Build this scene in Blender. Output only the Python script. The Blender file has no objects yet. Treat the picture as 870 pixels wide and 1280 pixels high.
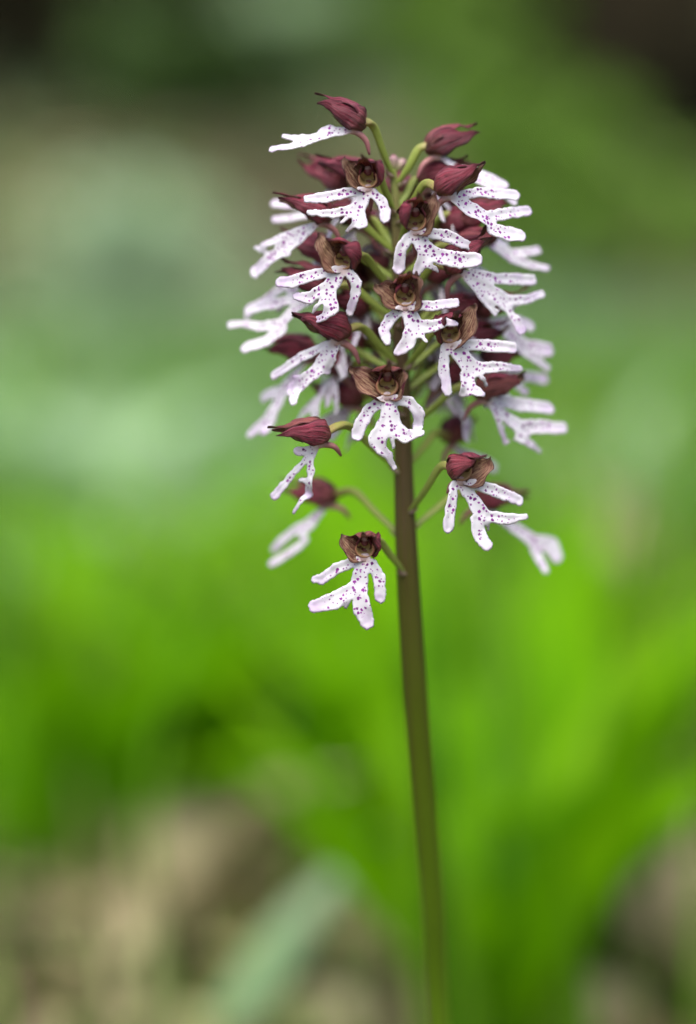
import bpy, math, random
import numpy as np
from mathutils import Vector, Matrix, noise

random.seed(11)
rng = np.random.default_rng(11)
R = math.radians
scene = bpy.context.scene
COL = scene.collection

# ------------------------------------------------------------------ camera
PITCH = R(10)
DIST = 0.59
TARGET = Vector((0.0, 0.0, 0.313))
VIEW = Vector((0, math.cos(PITCH), -math.sin(PITCH)))
CAM = TARGET - VIEW * DIST
CUP = Vector((0, math.sin(PITCH), math.cos(PITCH)))
cd = bpy.data.cameras.new('camera')
cam = bpy.data.objects.new('camera', cd)
COL.objects.link(cam)
cam.location = CAM
cam.rotation_euler = (math.pi / 2 - PITCH, 0, 0)
cd.sensor_fit = 'VERTICAL'
cd.sensor_height = 36
cd.sensor_width = 24.47
cd.lens = 85
cd.clip_start = 0.01
cd.clip_end = 200
cd.dof.use_dof = True
cd.dof.focus_distance = DIST - 0.0225
cd.dof.aperture_fstop = 2.7
scene.camera = cam

# ------------------------------------------------------------------ light
SUN_EL, SUN_AZ = R(64), R(192)        # azimuth clockwise from +Y: high, from the camera's side and a little to the left
w = bpy.data.worlds.new('World')
scene.world = w
w.use_nodes = True
nt = w.node_tree
sky = nt.nodes.new('ShaderNodeTexSky')
sky.sky_type = 'NISHITA'
sky.sun_disc = False
sky.sun_elevation = SUN_EL
sky.sun_rotation = SUN_AZ
sky.air_density = 1.0
sky.dust_density = 4.0
sky.ozone_density = 1.0
bg = nt.nodes['Background']
nt.links.new(sky.outputs[0], bg.inputs[0])
bg.inputs[1].default_value = 0.065
sd = bpy.data.lights.new('sun', 'SUN')
sd.energy = 1.5
sd.angle = R(60)
sd.color = (1.0, 0.975, 0.94)
sun = bpy.data.objects.new('sun', sd)
COL.objects.link(sun)
sdir = Vector((math.sin(SUN_AZ) * math.cos(SUN_EL), math.cos(SUN_AZ) * math.cos(SUN_EL), math.sin(SUN_EL)))
sun.rotation_euler = sdir.to_track_quat('Z', 'Y').to_euler()
sun.location = (0, -2, 6)

vs = scene.view_settings
vs.view_transform = 'Standard'
vs.look = 'None'
vs.gamma = 1
vs.exposure = 1.78
vs.use_curve_mapping = False
scene.cycles.use_denoising = True
scene.cycles.max_bounces = 6
scene.cycles.transparent_max_bounces = 8

# ------------------------------------------------------------------ helpers
MM = 0.001
PXW, PXH = 870.0, 1280.0
TANV = 18.0 / 85.0


def ray(px, py):
    a = (px - PXW / 2) / (PXH / 2) * TANV
    b = -(py - PXH / 2) / (PXH / 2) * TANV
    return (VIEW + Vector((1, 0, 0)) * a + CUP * b)


def at(px, py, Y):
    """world point seen at photo pixel (px,py) standing in the vertical plane y=Y (metres)"""
    d = ray(px, py)
    return CAM + d * ((Y - CAM.y) / d.y)


def onplane(px, py, P, n):
    d = ray(px, py)
    return CAM + d * ((P - CAM).dot(n) / d.dot(n))


def tag(o, label=None, cat=None, group=None, kind=None):
    if label: o['label'] = label
    if cat: o['category'] = cat
    if group: o['group'] = group
    if kind: o['kind'] = kind
    return o


def empty(name, loc=(0, 0, 0)):
    o = bpy.data.objects.new(name, None)
    o.empty_display_size = 0.02
    o.location = loc
    COL.objects.link(o)
    return o


def mesh_from(name, V, F, mat, attrs=None, smooth=True):
    me = bpy.data.meshes.new(name)
    me.from_pydata([tuple(v) for v in V], [], [tuple(int(i) for i in f) for f in F])
    me.materials.append(mat)
    if smooth:
        me.polygons.foreach_set('use_smooth', [True] * len(me.polygons))
    for k, (typ, data) in (attrs or {}).items():
        a = me.attributes.new(k, typ, 'POINT')
        if typ == 'FLOAT':
            a.data.foreach_set('value', np.asarray(data, dtype=np.float32).ravel())
        else:
            a.data.foreach_set('vector', np.asarray(data, dtype=np.float32).ravel())
    me.update()
    return me


def obj(name, me, parent=None):
    o = bpy.data.objects.new(name, me)
    COL.objects.link(o)
    if parent: o.parent = parent
    return o


def catmull(P, n):
    P = [Vector(p) for p in P]
    P = [P[0] * 2 - P[1]] + P + [P[-1] * 2 - P[-2]]
    out = []
    segs = len(P) - 3
    for i in range(n):
        u = i / (n - 1) * segs
        k = min(int(u), segs - 1)
        t = u - k
        a, b, c, d = P[k:k + 4]
        out.append(0.5 * ((2 * b) + (c - a) * t + (2 * a - 5 * b + 4 * c - d) * t * t + (3 * b - a - 3 * c + d) * t ** 3))
    return out


def lerp_list(vals, s):
    u = s * (len(vals) - 1)
    k = min(int(u), len(vals) - 2)
    return vals[k] + (vals[k + 1] - vals[k]) * (u - k)


def tube(path, radii, n=16, sides=10, lobes=0, twist=0.0, lobe_amp=0.12):
    """closed tube along a path; returns V, F, suv"""
    pts = catmull(path, n)
    V, F, S = [], [], []
    ref = Vector((0.31, 0.17, 0.93))
    for i, p in enumerate(pts):
        t = (pts[min(i + 1, n - 1)] - pts[max(i - 1, 0)]).normalized()
        a = (ref - t * ref.dot(t))
        if a.length < 1e-4: a = Vector((1, 0, 0))
        a.normalize(); ref = a
        b = t.cross(a)
        s = i / (n - 1)
        r = lerp_list(radii, s)
        for k in range(sides):
            f = 2 * math.pi * k / sides
            rr = r * (1 + (lobe_amp * math.cos(lobes * f + twist * s) if lobes else 0))
            V.append(p + (a * math.cos(f) + b * math.sin(f)) * rr)
            S.append((s, k / sides, 0))
    for i in range(n - 1):
        for k in range(sides):
            k2 = (k + 1) % sides
            F.append((i * sides + k, i * sides + k2, (i + 1) * sides + k2, (i + 1) * sides + k))
    F.append(tuple(range(sides - 1, -1, -1)))
    F.append(tuple((n - 1) * sides + k for k in range(sides)))
    return V, F, S


# ------------------------------------------------------------------ materials
class NT:
    def __init__(self, name):
        self.m = bpy.data.materials.new(name)
        self.m.use_nodes = True
        self.t = self.m.node_tree
        self.b = self.t.nodes['Principled BSDF']
        self.out = self.t.nodes['Material Output']

    def n(self, typ, **kw):
        x = self.t.nodes.new(typ)
        for k, v in kw.items(): setattr(x, k, v)
        return x

    def l(self, a, b):
        self.t.links.new(a, b)

    def attr(self, name):
        return self.n('ShaderNodeAttribute', attribute_name=name)

    def math(self, op, a, b=None, clamp=False):
        x = self.n('ShaderNodeMath', operation=op, use_clamp=clamp)
        for i, v in enumerate((a, b)):
            if v is None: continue
            if isinstance(v, (int, float)): x.inputs[i].default_value = v
            else: self.l(v, x.inputs[i])
        return x.outputs[0]

    def mix(self, fac, a, b):
        x = self.n('ShaderNodeMix', data_type='RGBA')
        for sock, v in ((x.inputs[0], fac), (x.inputs[6], a), (x.inputs[7], b)):
            if isinstance(v, (int, float)): sock.default_value = v
            elif isinstance(v, tuple): sock.default_value = (*v, 1)
            else: self.l(v, sock)
        return x.outputs[2]

    def ramp(self, fac, stops):
        x = self.n('ShaderNodeValToRGB')
        el = x.color_ramp.elements
        while len(el) < len(stops): el.new(0.5)
        for e, (p, c) in zip(el, stops):
            e.position = p; e.color = (*c, 1)
        self.l(fac, x.inputs[0])
        return x.outputs[0]

    def noise(self, vec, scale, detail=3, rough=0.55):
        x = self.n('ShaderNodeTexNoise')
        x.inputs['Scale'].default_value = scale
        x.inputs['Detail'].default_value = detail
        x.inputs['Roughness'].default_value = rough
        if vec is not None: self.l(vec, x.inputs['Vector'])
        return x

    def maprange(self, v, a, b, c=0.0, d=1.0):
        x = self.n('ShaderNodeMapRange')
        x.inputs[1].default_value = a; x.inputs[2].default_value = b
        x.inputs[3].default_value = c; x.inputs[4].default_value = d
        self.l(v, x.inputs[0])
        return x.outputs[0]

    def translucent(self, color, amount):
        """mix a translucent lobe into the principled surface"""
        tr = self.n('ShaderNodeBsdfTranslucent')
        if isinstance(color, tuple): tr.inputs[0].default_value = (*color, 1)
        else: self.l(color, tr.inputs[0])
        mx = self.n('ShaderNodeMixShader')
        mx.inputs[0].default_value = amount
        self.l(self.b.outputs[0], mx.inputs[1])
        self.l(tr.outputs[0], mx.inputs[2])
        self.l(mx.outputs[0], self.out.inputs[0])

    def bump(self, h, strength, dist):
        x = self.n('ShaderNodeBump')
        x.inputs['Strength'].default_value = strength
        x.inputs['Distance'].default_value = dist
        self.l(h, x.inputs['Height'])
        self.l(x.outputs[0], self.b.inputs['Normal'])


def mat_lip():
    m = NT('lip_petal')
    uv = m.attr('suv').outputs['Vector']          # plane coordinates in mm, offset per flower
    tip = m.attr('tip').outputs['Fac']
    edge = m.attr('edge').outputs['Fac']
    # distort the coordinates a little so that spots are ragged tufts
    nz = m.noise(uv, 1.9, 3)
    vm = m.n('ShaderNodeVectorMath', operation='SCALE'); vm.inputs[3].default_value = 0.75
    m.l(nz.outputs['Color'], vm.inputs[0])
    va = m.n('ShaderNodeVectorMath', operation='ADD')
    m.l(uv, va.inputs[0]); m.l(vm.outputs[0], va.inputs[1])
    vo = m.n('ShaderNodeTexVoronoi', voronoi_dimensions='2D')
    vo.inputs['Scale'].default_value = 0.98
    vo.inputs['Randomness'].default_value = 1.0
    m.l(va.outputs[0], vo.inputs['Vector'])
    sep = m.n('ShaderNodeSeparateColor'); m.l(vo.outputs['Color'], sep.inputs[0])
    # radius of each spot; some cells carry none
    keep = m.math('GREATER_THAN', sep.outputs[1], 0.24)
    rad = m.maprange(m.math('POWER', sep.outputs[0], 1.7), 0, 1, 0.14, 0.42)
    # fewer towards the lobe tips and the rims
    fall = m.maprange(tip, 0.62, 0.85, 1.0, 0.0)
    rim = m.maprange(edge, 0.1, 0.75, 0.2, 1.05)
    rad = m.math('MULTIPLY', m.math('MULTIPLY', rad, fall), m.math('MULTIPLY', rim, keep))
    d = m.math('SUBTRACT', rad, vo.outputs['Distance'])
    spot = m.maprange(d, -0.03, 0.05)
    # soft lilac flush near tips and a pinkish base
    n2 = m.noise(uv, 0.25, 2)
    fl = m.math('MULTIPLY', m.maprange(tip, 0.35, 1.0), m.maprange(n2.outputs[0], 0.35, 0.65))
    obi = m.n('ShaderNodeObjectInfo')
    fl = m.math('MULTIPLY', fl, m.maprange(obi.outputs['Random'], 0, 1, 0.35, 1.0))
    base = m.mix(fl, (0.76, 0.735, 0.775), (0.60, 0.44, 0.67))
    halo = m.maprange(d, -0.25, 0.0, 0.0, 0.22)
    base = m.mix(halo, base, (0.72, 0.48, 0.74))
    dark = m.mix(sep.outputs[2], (0.15, 0.012, 0.16), (0.33, 0.045, 0.35))
    neck = m.attr('neck').outputs['Fac']
    base = m.mix(m.maprange(neck, 0.1, 0.7, 0.0, 0.75), base, (0.66, 0.47, 0.44))
    spot = m.math('MULTIPLY', spot, m.maprange(neck, 0.35, 0.55, 1.0, 0.0))
    col = m.mix(spot, base, dark)
    m.l(col, m.b.inputs['Base Color'])
    m.b.inputs['Roughness'].default_value = 0.55
    m.b.inputs['Specular IOR Level'].default_value = 0.3
    fine = m.noise(uv, 6.0, 3)
    h = m.math('ADD', m.math('MULTIPLY', spot, 0.6), m.math('MULTIPLY', fine.outputs[0], 0.5))
    m.bump(h, 0.5, 0.00018)
    m.translucent(col, 0.28)
    return m.m


def mat_sepal():
    m = NT('sepal')
    suv = m.attr('suv').outputs['Vector']
    inner = m.attr('inner').outputs['Fac']
    sx = m.n('ShaderNodeSeparateXYZ'); m.l(suv, sx.inputs[0])
    obi = m.n('ShaderNodeObjectInfo')
    # lengthwise veins
    mp = m.n('ShaderNodeMapping'); mp.inputs['Scale'].default_value = (2.2, 13.0, 1.0)
    m.l(suv, mp.inputs[0])
    off = m.n('ShaderNodeVectorMath', operation='ADD'); m.l(mp.outputs[0], off.inputs[0])
    cmb = m.n('ShaderNodeCombineXYZ'); m.l(m.math('MULTIPLY', obi.outputs['Random'], 37.0), cmb.inputs[0]); m.l(cmb.outputs[0], off.inputs[1])
    spk = m.noise(suv, 11.0, 3, 0.7)
    vein = m.noise(off.outputs[0], 1.0, 4, 0.65)
    v = m.maprange(m.math('ADD', m.math('MULTIPLY', vein.outputs[0], 0.6), m.math('MULTIPLY', spk.outputs[0], 0.4)), 0.42, 0.58)
    blot = m.noise(off.outputs[0], 0.55, 4, 0.7)
    outer = m.mix(v, (0.050, 0.003, 0.010), (0.36, 0.040, 0.080))
    outer = m.mix(m.math('MULTIPLY', m.maprange(blot.outputs[0], 0.44, 0.64), 0.7), outer, (0.42, 0.13, 0.17))
    brn = m.mix(v, (0.060, 0.020, 0.014), (0.24, 0.125, 0.070))
    outer = m.mix(m.maprange(obi.outputs['Random'], 0.7, 1.0, 0.0, 0.6), outer, brn)
    inn = m.mix(v, (0.15, 0.038, 0.034), (0.66, 0.45, 0.28))
    inn = m.mix(m.math('MULTIPLY', m.maprange(blot.outputs[0], 0.42, 0.62), 0.6), inn, (0.24, 0.075, 0.075))
    # green-brown towards the foot
    foot = m.maprange(sx.outputs[0], 0.38, 0.05)
    outer = m.mix(m.math('MULTIPLY', foot, 0.55), outer, (0.17, 0.105, 0.055))
    col = m.mix(inner, outer, inn)
    at_ = m.math('ABSOLUTE', sx.outputs[1])
    rim = m.math('MAXIMUM', m.maprange(at_, 0.76, 0.98), m.maprange(sx.outputs[0], 0.80, 0.98))
    col = m.mix(m.math('MULTIPLY', rim, 0.8), col, (0.045, 0.008, 0.014))
    hs = m.n('ShaderNodeHueSaturation'); m.l(col, hs.inputs['Color'])
    m.l(m.maprange(obi.outputs['Random'], 0, 1, 0.75, 1.35), hs.inputs['Value'])
    m.l(hs.outputs[0], m.b.inputs['Base Color'])
    m.b.inputs['Roughness'].default_value = 0.42
    m.b.inputs['Specular IOR Level'].default_value = 0.45
    m.bump(vein.outputs[0], 0.9, 0.0006)
    m.translucent(hs.outputs[0], 0.35)
    return m.m


def mat_ramp(name, stops, rough=0.5, trans=0.0, nscale=0, namp=0.3, attrname='suv', spec=0.4):
    m = NT(name)
    sx = m.n('ShaderNodeSeparateXYZ'); m.l(m.attr(attrname).outputs['Vector'], sx.inputs[0])
    fac = sx.outputs[0]
    tc = m.n('ShaderNodeTexCoord')
    if nscale:
        nz = m.noise(tc.outputs['Object'], nscale, 4)
        fac = m.math('ADD', fac, m.math('MULTIPLY', m.math('SUBTRACT', nz.outputs[0], 0.5), namp))
        m.bump(nz.outputs[0], 0.3, 0.0004)
    c = m.ramp(fac, stops)
    m.l(c, m.b.inputs['Base Color'])
    m.b.inputs['Roughness'].default_value = rough
    m.b.inputs['Specular IOR Level'].default_value = spec
    if trans: m.translucent(c, trans)
    return m.m


def mat_leaf(name, stops, rough=0.45, trans=0.4, tcol=None, spec=0.4):
    """foliage: colour picked by the per-vertex 'shade' value plus object random"""
    m = NT(name)
    sh = m.attr('shade').outputs['Fac']
    obi = m.n('ShaderNodeObjectInfo')
    f = m.math('ADD', sh, m.maprange(obi.outputs['Random'], 0, 1, -0.12, 0.12))
    c = m.ramp(f, stops)
    m.l(c, m.b.inputs['Base Color'])
    m.b.inputs['Roughness'].default_value = rough
    m.b.inputs['Specular IOR Level'].default_value = spec
    if trans:
        m.translucent(tcol or c, trans)
    return m.m


def mat_ground():
    m = NT('forest_soil')
    tc = m.n('ShaderNodeTexCoord')
    n1 = m.noise(tc.outputs['Object'], 0.9, 4)
    n2 = m.noise(tc.outputs['Object'], 28, 5)
    c = m.ramp(n2.outputs[0], [(0.25, (0.016, 0.011, 0.006)), (0.5, (0.055, 0.041, 0.025)), (0.75, (0.14, 0.11, 0.07))])
    g = m.ramp(n2.outputs[0], [(0.3, (0.07, 0.12, 0.03)), (0.7, (0.20, 0.32, 0.09))])
    moss = m.attr('moss').outputs['Fac']; pale = m.attr('pale').outputs['Fac']
    c = m.mix(pale, c, m.ramp(n2.outputs[0], [(0.25, (0.10, 0.085, 0.06)), (0.7, (0.34, 0.30, 0.22))]))
    col = m.mix(m.math('ADD', m.math('MULTIPLY', m.maprange(n1.outputs[0], 0.46, 0.60), 0.4), moss, clamp=True), c, g)
    m.l(col, m.b.inputs['Base Color'])
    m.b.inputs['Roughness'].default_value = 0.95
    m.b.inputs['Specular IOR Level'].default_value = 0.1
    m.bump(n2.outputs[0], 0.8, 0.02)
    return m.m


def mat_bark():
    m = NT('bark')
    tc = m.n('ShaderNodeTexCoord')
    mp = m.n('ShaderNodeMapping'); mp.inputs['Scale'].default_value = (9, 9, 1.6)
    m.l(tc.outputs['Object'], mp.inputs[0])
    n1 = m.noise(mp.outputs[0], 2.0, 6, 0.65)
    c = m.ramp(n1.outputs[0], [(0.3, (0.008, 0.006, 0.003)), (0.6, (0.030, 0.024, 0.013)), (0.8, (0.060, 0.050, 0.03))])
    m.l(c, m.b.inputs['Base Color'])
    m.b.inputs['Roughness'].default_value = 0.95
    m.b.inputs['Specular IOR Level'].default_value = 0.08
    m.bump(n1.outputs[0], 1.0, 0.03)
    return m.m


M_LIP = mat_lip()
M_SEPAL = mat_sepal()
M_OVARY = mat_ramp('ovary_skin', [(0.0, (0.22, 0.29, 0.05)), (0.45, (0.28, 0.34, 0.07)), (0.7, (0.28, 0.22, 0.08)), (1.0, (0.20, 0.065, 0.055))], 0.45, 0.15, 900, 0.35)
M_SPUR = mat_ramp('spur_skin', [(0.0, (0.62, 0.42, 0.42)), (0.4, (0.42, 0.19, 0.18)), (1.0, (0.25, 0.085, 0.10))], 0.5, 0.2, 700, 0.3)
M_BRACT = mat_ramp('bract_skin', [(0.0, (0.35, 0.36, 0.12)), (0.6, (0.45, 0.30, 0.30)), (1.0, (0.25, 0.08, 0.12))], 0.5, 0.3)
M_COLUMN = mat_ramp('column_skin', [(0.0, (0.30, 0.22, 0.085)), (0.35, (0.42, 0.28, 0.13)), (0.55, (0.30, 0.13, 0.08)), (1.0, (0.26, 0.13, 0.09))], 0.4, 0.1, 800, 0.14)
M_ANTHER = mat_ramp('anther_skin', [(0.0, (0.12, 0.018, 0.035)), (0.55, (0.20, 0.05, 0.06)), (0.75, (0.55, 0.38, 0.36)), (1.0, (0.62, 0.48, 0.45))], 0.35, 0.1, 500, 0.5)


def mat_stem():
    m = NT('stem_skin')
    sx = m.n('ShaderNodeSeparateXYZ'); suv = m.attr('suv').outputs['Vector']; m.l(suv, sx.inputs[0])
    mp = m.n('ShaderNodeMapping'); mp.inputs['Scale'].default_value = (4.0, 22.0, 1.0); m.l(suv, mp.inputs[0])
    st = m.noise(mp.outputs[0], 1.0, 4, 0.6)
    tc = m.n('ShaderNodeTexCoord')
    fn = m.noise(tc.outputs['Object'], 1500, 3)
    f = m.math('ADD', sx.outputs[0], m.math('MULTIPLY', m.math('SUBTRACT', st.outputs[0], 0.5), 0.30))
    c = m.ramp(f, [(0.0, (0.075, 0.16, 0.003)), (0.25, (0.076, 0.140, 0.003)), (0.42, (0.066, 0.090, 0.004)), (0.56, (0.062, 0.050, 0.010)), (0.75, (0.075, 0.045, 0.022)), (0.9, (0.16, 0.14, 0.05)), (1.0, (0.24, 0.30, 0.07))])
    c = m.mix(m.math('MULTIPLY', m.maprange(st.outputs[0], 0.5, 0.75), 0.4), c, (0.070, 0.034, 0.022))
    m.l(c, m.b.inputs['Base Color'])
    m.b.inputs['Roughness'].default_value = 0.5
    m.b.inputs['Specular IOR Level'].default_value = 0.22
    h = m.math('ADD', m.math('MULTIPLY', st.outputs[0], 1.0), m.math('MULTIPLY', fn.outputs[0], 0.25))
    m.bump(h, 0.8, 0.0009)
    return m.m


M_STEM = mat_stem()
M_LIME = mat_leaf('lime_leaf', [(0.0, (0.055, 0.19, 0.001)), (0.5, (0.15, 0.39, 0.001)), (1.0, (0.27, 0.50, 0.003))], 0.6, 0.5, spec=0.08)
M_GRASS = mat_leaf('grass_blade_skin', [(0.0, (0.04, 0.13, 0.004)), (0.45, (0.11, 0.29, 0.008)), (0.8, (0.20, 0.38, 0.03)), (1.0, (0.32, 0.38, 0.12))], 0.55, 0.45, spec=0.15)
M_PALEGRASS = mat_leaf('grey_grass_skin', [(0.0, (0.11, 0.22, 0.07)), (0.5, (0.23, 0.39, 0.17)), (1.0, (0.42, 0.52, 0.33))], 0.4, 0.4, spec=0.5)
M_DEAD = mat_leaf('dead_leaf_skin', [(0.0, (0.045, 0.028, 0.012)), (0.5, (0.17, 0.125, 0.065)), (1.0, (0.40, 0.34, 0.20))], 0.7, 0.15)
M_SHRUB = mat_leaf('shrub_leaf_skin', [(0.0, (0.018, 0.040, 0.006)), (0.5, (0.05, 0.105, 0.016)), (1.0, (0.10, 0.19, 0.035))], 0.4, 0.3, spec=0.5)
M_SKYLIT_PALELEAF = mat_leaf('skylit_pale_leaf_skin', [(0.0, (0.15, 0.30, 0.10)), (0.5, (0.30, 0.48, 0.23)), (1.0, (0.50, 0.65, 0.42))], 0.3, 0.35, spec=0.6)  # pale green leaf, whitened so its colour carries the glow of sky light
M_MIDLEAF = mat_leaf('fresh_leaf_skin', [(0.0, (0.05, 0.11, 0.008)), (0.5, (0.12, 0.24, 0.02)), (1.0, (0.21, 0.36, 0.06))], 0.5, 0.4, spec=0.25)
M_DRYGRASS = mat_leaf('dry_grass_skin', [(0.0, (0.10, 0.20, 0.02)), (0.55, (0.22, 0.32, 0.08)), (1.0, (0.46, 0.42, 0.24))], 0.6, 0.3, spec=0.2)
M_DEEPSHADE = mat_leaf('deep_shade_skin', [(0.0, (0.008, 0.008, 0.003)), (0.5, (0.022, 0.020, 0.009)), (1.0, (0.055, 0.048, 0.026))], 0.8, 0.1, spec=0.1)  # near-black bush colour that stands in for deep shade on the bank
M_GROUND = mat_ground()
M_BARK = mat_bark()


# ------------------------------------------------------------------ terrain
def gz(x, y):
    z = 0.012 * noise.noise(Vector((x * 2.1, y * 2.1, 0.3))) + 0.05 * noise.noise(Vector((x * .35, y * .35, 4.0)))
    f = max(0.0, min(1.0, (math.hypot(x, y) - 0.25) / 0.8))
    z *= f
    t = max(0.0, y - 3.0)
    z += 0.45 * t * t / (t + 1.0)
    return z


def gp(px, py):
    """ground point seen at a photo pixel"""
    d = ray(px, py)
    t = 0.9
    for _ in range(4000):
        p = CAM + d * t
        if p.z <= gz(p.x, p.y): return p
        t *= 1.004
    return p



def patches(L):
    out = []
    for px, py, rx, ry, amt in L:
        c = gp(px, py); k = (c - CAM).length * TANV / 640
        f = gp(px, max(5, py - ry)); n = gp(px, min(1275, py + ry))
        out.append((c.x, c.y, rx * k, max(0.03, (f.y - n.y) / 2), amt))
    return out


def patch_sum(P, x, y):
    return sum(a * math.exp(-((x - cx) / rx) ** 2 - ((y - cy) / ry) ** 2) for cx, cy, rx, ry, a in P)


# mossy (green) and bare pale patches of the woodland floor
MOSS = patches([(60, 480, 150, 60, 1), (90, 330, 120, 50, .6), (320, 440, 120, 50, .8), (250, 560, 200, 70, 1), (560, 150, 120, 60, .9), (640, 240, 130, 60, .9), (390, 50, 80, 40, .8), (220, 130, 130, 40, .6), (780, 480, 160, 70, .9), (660, 420, 120, 60, .8), (150, 280, 80, 50, .7), (450, 640, 500, 60, .8), (820, 600, 150, 60, .9)])
BARE = patches([(40, 250, 60, 25, .35), (290, 330, 90, 35, .5), (300, 240, 50, 25, .3), (860, 310, 60, 35, 1), (850, 390, 50, 30, .6), (250, 400, 80, 30, .5), (500, 190, 50, 30, .5), (760, 110, 80, 30, .25), (60, 1200, 150, 60, .35), (270, 1130, 90, 60, .8), (820, 1200, 80, 50, .7), (800, 750, 60, 30, .9)])


def build_ground():
    xs = np.concatenate([np.linspace(-70, -6, 12)[:-1], np.linspace(-6, 6, 161), np.linspace(6, 70, 12)[1:]])
    ys = np.concatenate([np.linspace(-60, -1.5, 10)[:-1], np.linspace(-1.5, 9, 190), np.linspace(9, 75, 16)[1:]])
    V = [(x, y, gz(x, min(y, 9.0))) for y in ys for x in xs]
    nx = len(xs)
    F = [(j * nx + i, j * nx + i + 1, (j + 1) * nx + i + 1, (j + 1) * nx + i) for j in range(len(ys) - 1) for i in range(nx - 1)]
    mo = [min(1, max(0, patch_sum(MOSS, v[0], v[1]) - .8 * patch_sum(BARE, v[0], v[1]))) for v in V]
    pa = [min(1, patch_sum(BARE, v[0], v[1])) for v in V]
    o = obj('ground', mesh_from('ground', V, F, M_GROUND, {'moss': ('FLOAT', mo), 'pale': ('FLOAT', pa)}))
    tag(o, 'brown mossy woodland soil rising to a shaded bank', kind='structure')


build_ground()

# ------------------------------------------------------------------ the orchid
orchid = empty('orchid', (0.0, 0.0, 0.0))
STEM_PX = [(492, 208, 7), (494, 250, 11), (497, 320, 15), (500, 400, 19), (503, 500, 23), (505, 600, 26), (509, 700, 30), (518, 850, 33), (530, 1000, 33), (541, 1130, 32), (549, 1280, 32)]


def stem_depth(py):
    return 0.010 - 0.010 * max(0, min(1.5, (py - 200) / 500.0)) + 0.028 * max(0, (py - 760) / 520.0)


SP = [(at(px, py, stem_depth(py)), wd * 0.5 * 0.182 * MM) for px, py, wd in STEM_PX]
low = SP[-1][0]
SP += [(Vector((low.x + 0.006, low.y, 0.11)), 3.3 * MM), (Vector((low.x + 0.010, low.y, 0.04)), 3.6 * MM), (Vector((low.x + 0.012, low.y, -0.012)), 3.9 * MM)]
SP.reverse()
base = SP[0][0]
orchid.location = (base.x, base.y, 0)
tag(orchid, 'lady orchid in flower with purple hoods and spotted white lips on one olive stem', 'orchid')
OFF = Vector((base.x, base.y, 0))


def put(V):
    return [Vector(v) - OFF for v in V]


V, F, S = tube([p for p, r in SP], [r for p, r in SP], 90, 28, lobes=9, twist=2.0, lobe_amp=0.035)
obj('stem', mesh_from('stem', put(V), F, M_STEM, {'suv': ('FLOAT_VECTOR', S)}), orchid)


def stem_at(py):
    z = at(500, py, 0).z
    for (a, ra), (b, rb) in zip(SP[:-1], SP[1:]):
        if a.z <= z <= b.z:
            t = (z - a.z) / (b.z - a.z)
            return a.lerp(b, t), ra + (rb - ra) * t
    return SP[-1]


def sepal_mesh(path, width, outward, theta=R(60), n=22, m=14, thick=0.13, prof=None, wr=0.25, seed=0.0):
    """a concave pointed sepal: arcs swept along a path; outward = function(s) or vector"""
    pts = catmull(path, n)
    prof = prof or [0.30, 0.78, 1.0, 0.94, 0.70, 0.42, 0.20, 0.04]
    V, S, I = [], [], []
    cols = m + 1
    for i, p in enumerate(pts):
        s = i / (n - 1)
        t = (pts[min(i + 1, n - 1)] - pts[max(i - 1, 0)]).normalized()
        o = Vector(outward(s) if callable(outward) else outward)
        o = (o - t * o.dot(t)).normalized()
        wd = t.cross(o)
        half = width * 0.5 * lerp_list(prof, s)
        th = theta * (1 - 0.45 * s)
        r = half / math.sin(th)
        row_o, row_i = [], []
        for k in range(cols):
            u = -1 + 2 * k / m
            phi = u * th
            q = p + wd * (math.sin(phi) * r) - o * ((1 - math.cos(phi)) * r)
            nn = (o * math.cos(phi) + wd * math.sin(phi))
            q += nn * (wr * MM * (1.7 * noise.noise(q * 380 + Vector((seed, seed * 1.7, 0))) + 1.0 * noise.noise(q * 900 + Vector((seed * 3, 0, 0)))))
            q += nn * (0.10 * MM * math.cos(u * 9.4)) * (1 - s)
            q += nn * (0.55 * MM * abs(u) ** 3 * math.sin(s * 15 + seed * 5 + (2 if u > 0 else 0)) * (width / 0.008))
            q -= nn * (0.22 * MM * math.exp(-(u / 0.12) ** 2)) * (width / 0.008)
            tk = thick * MM * (1 - 0.75 * abs(u) ** 3)
            row_o.append((q + nn * tk, (s, u, seed), 0.0))
            row_i.append((q - nn * tk, (s, u, seed), 1.0))
        for q, uv, inn in row_o + row_i[::-1]:
            V.append(q); S.append(uv); I.append(inn)
    ring = 2 * cols
    F = [(i * ring + k, i * ring + (k + 1) % ring, (i + 1) * ring + (k + 1) % ring, (i + 1) * ring + k) for i in range(n - 1) for k in range(ring)]
    for i0 in (0, (n - 1) * ring):
        for k in range(cols - 1):
            a, b, c, d = i0 + k, i0 + k + 1, i0 + ring - 2 - k, i0 + ring - 1 - k
            F.append((a, d, c, b) if i0 == 0 else (a, b, c, d))
    return V, F, {'suv': ('FLOAT_VECTOR', S), 'inner': ('FLOAT', I)}


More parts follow.
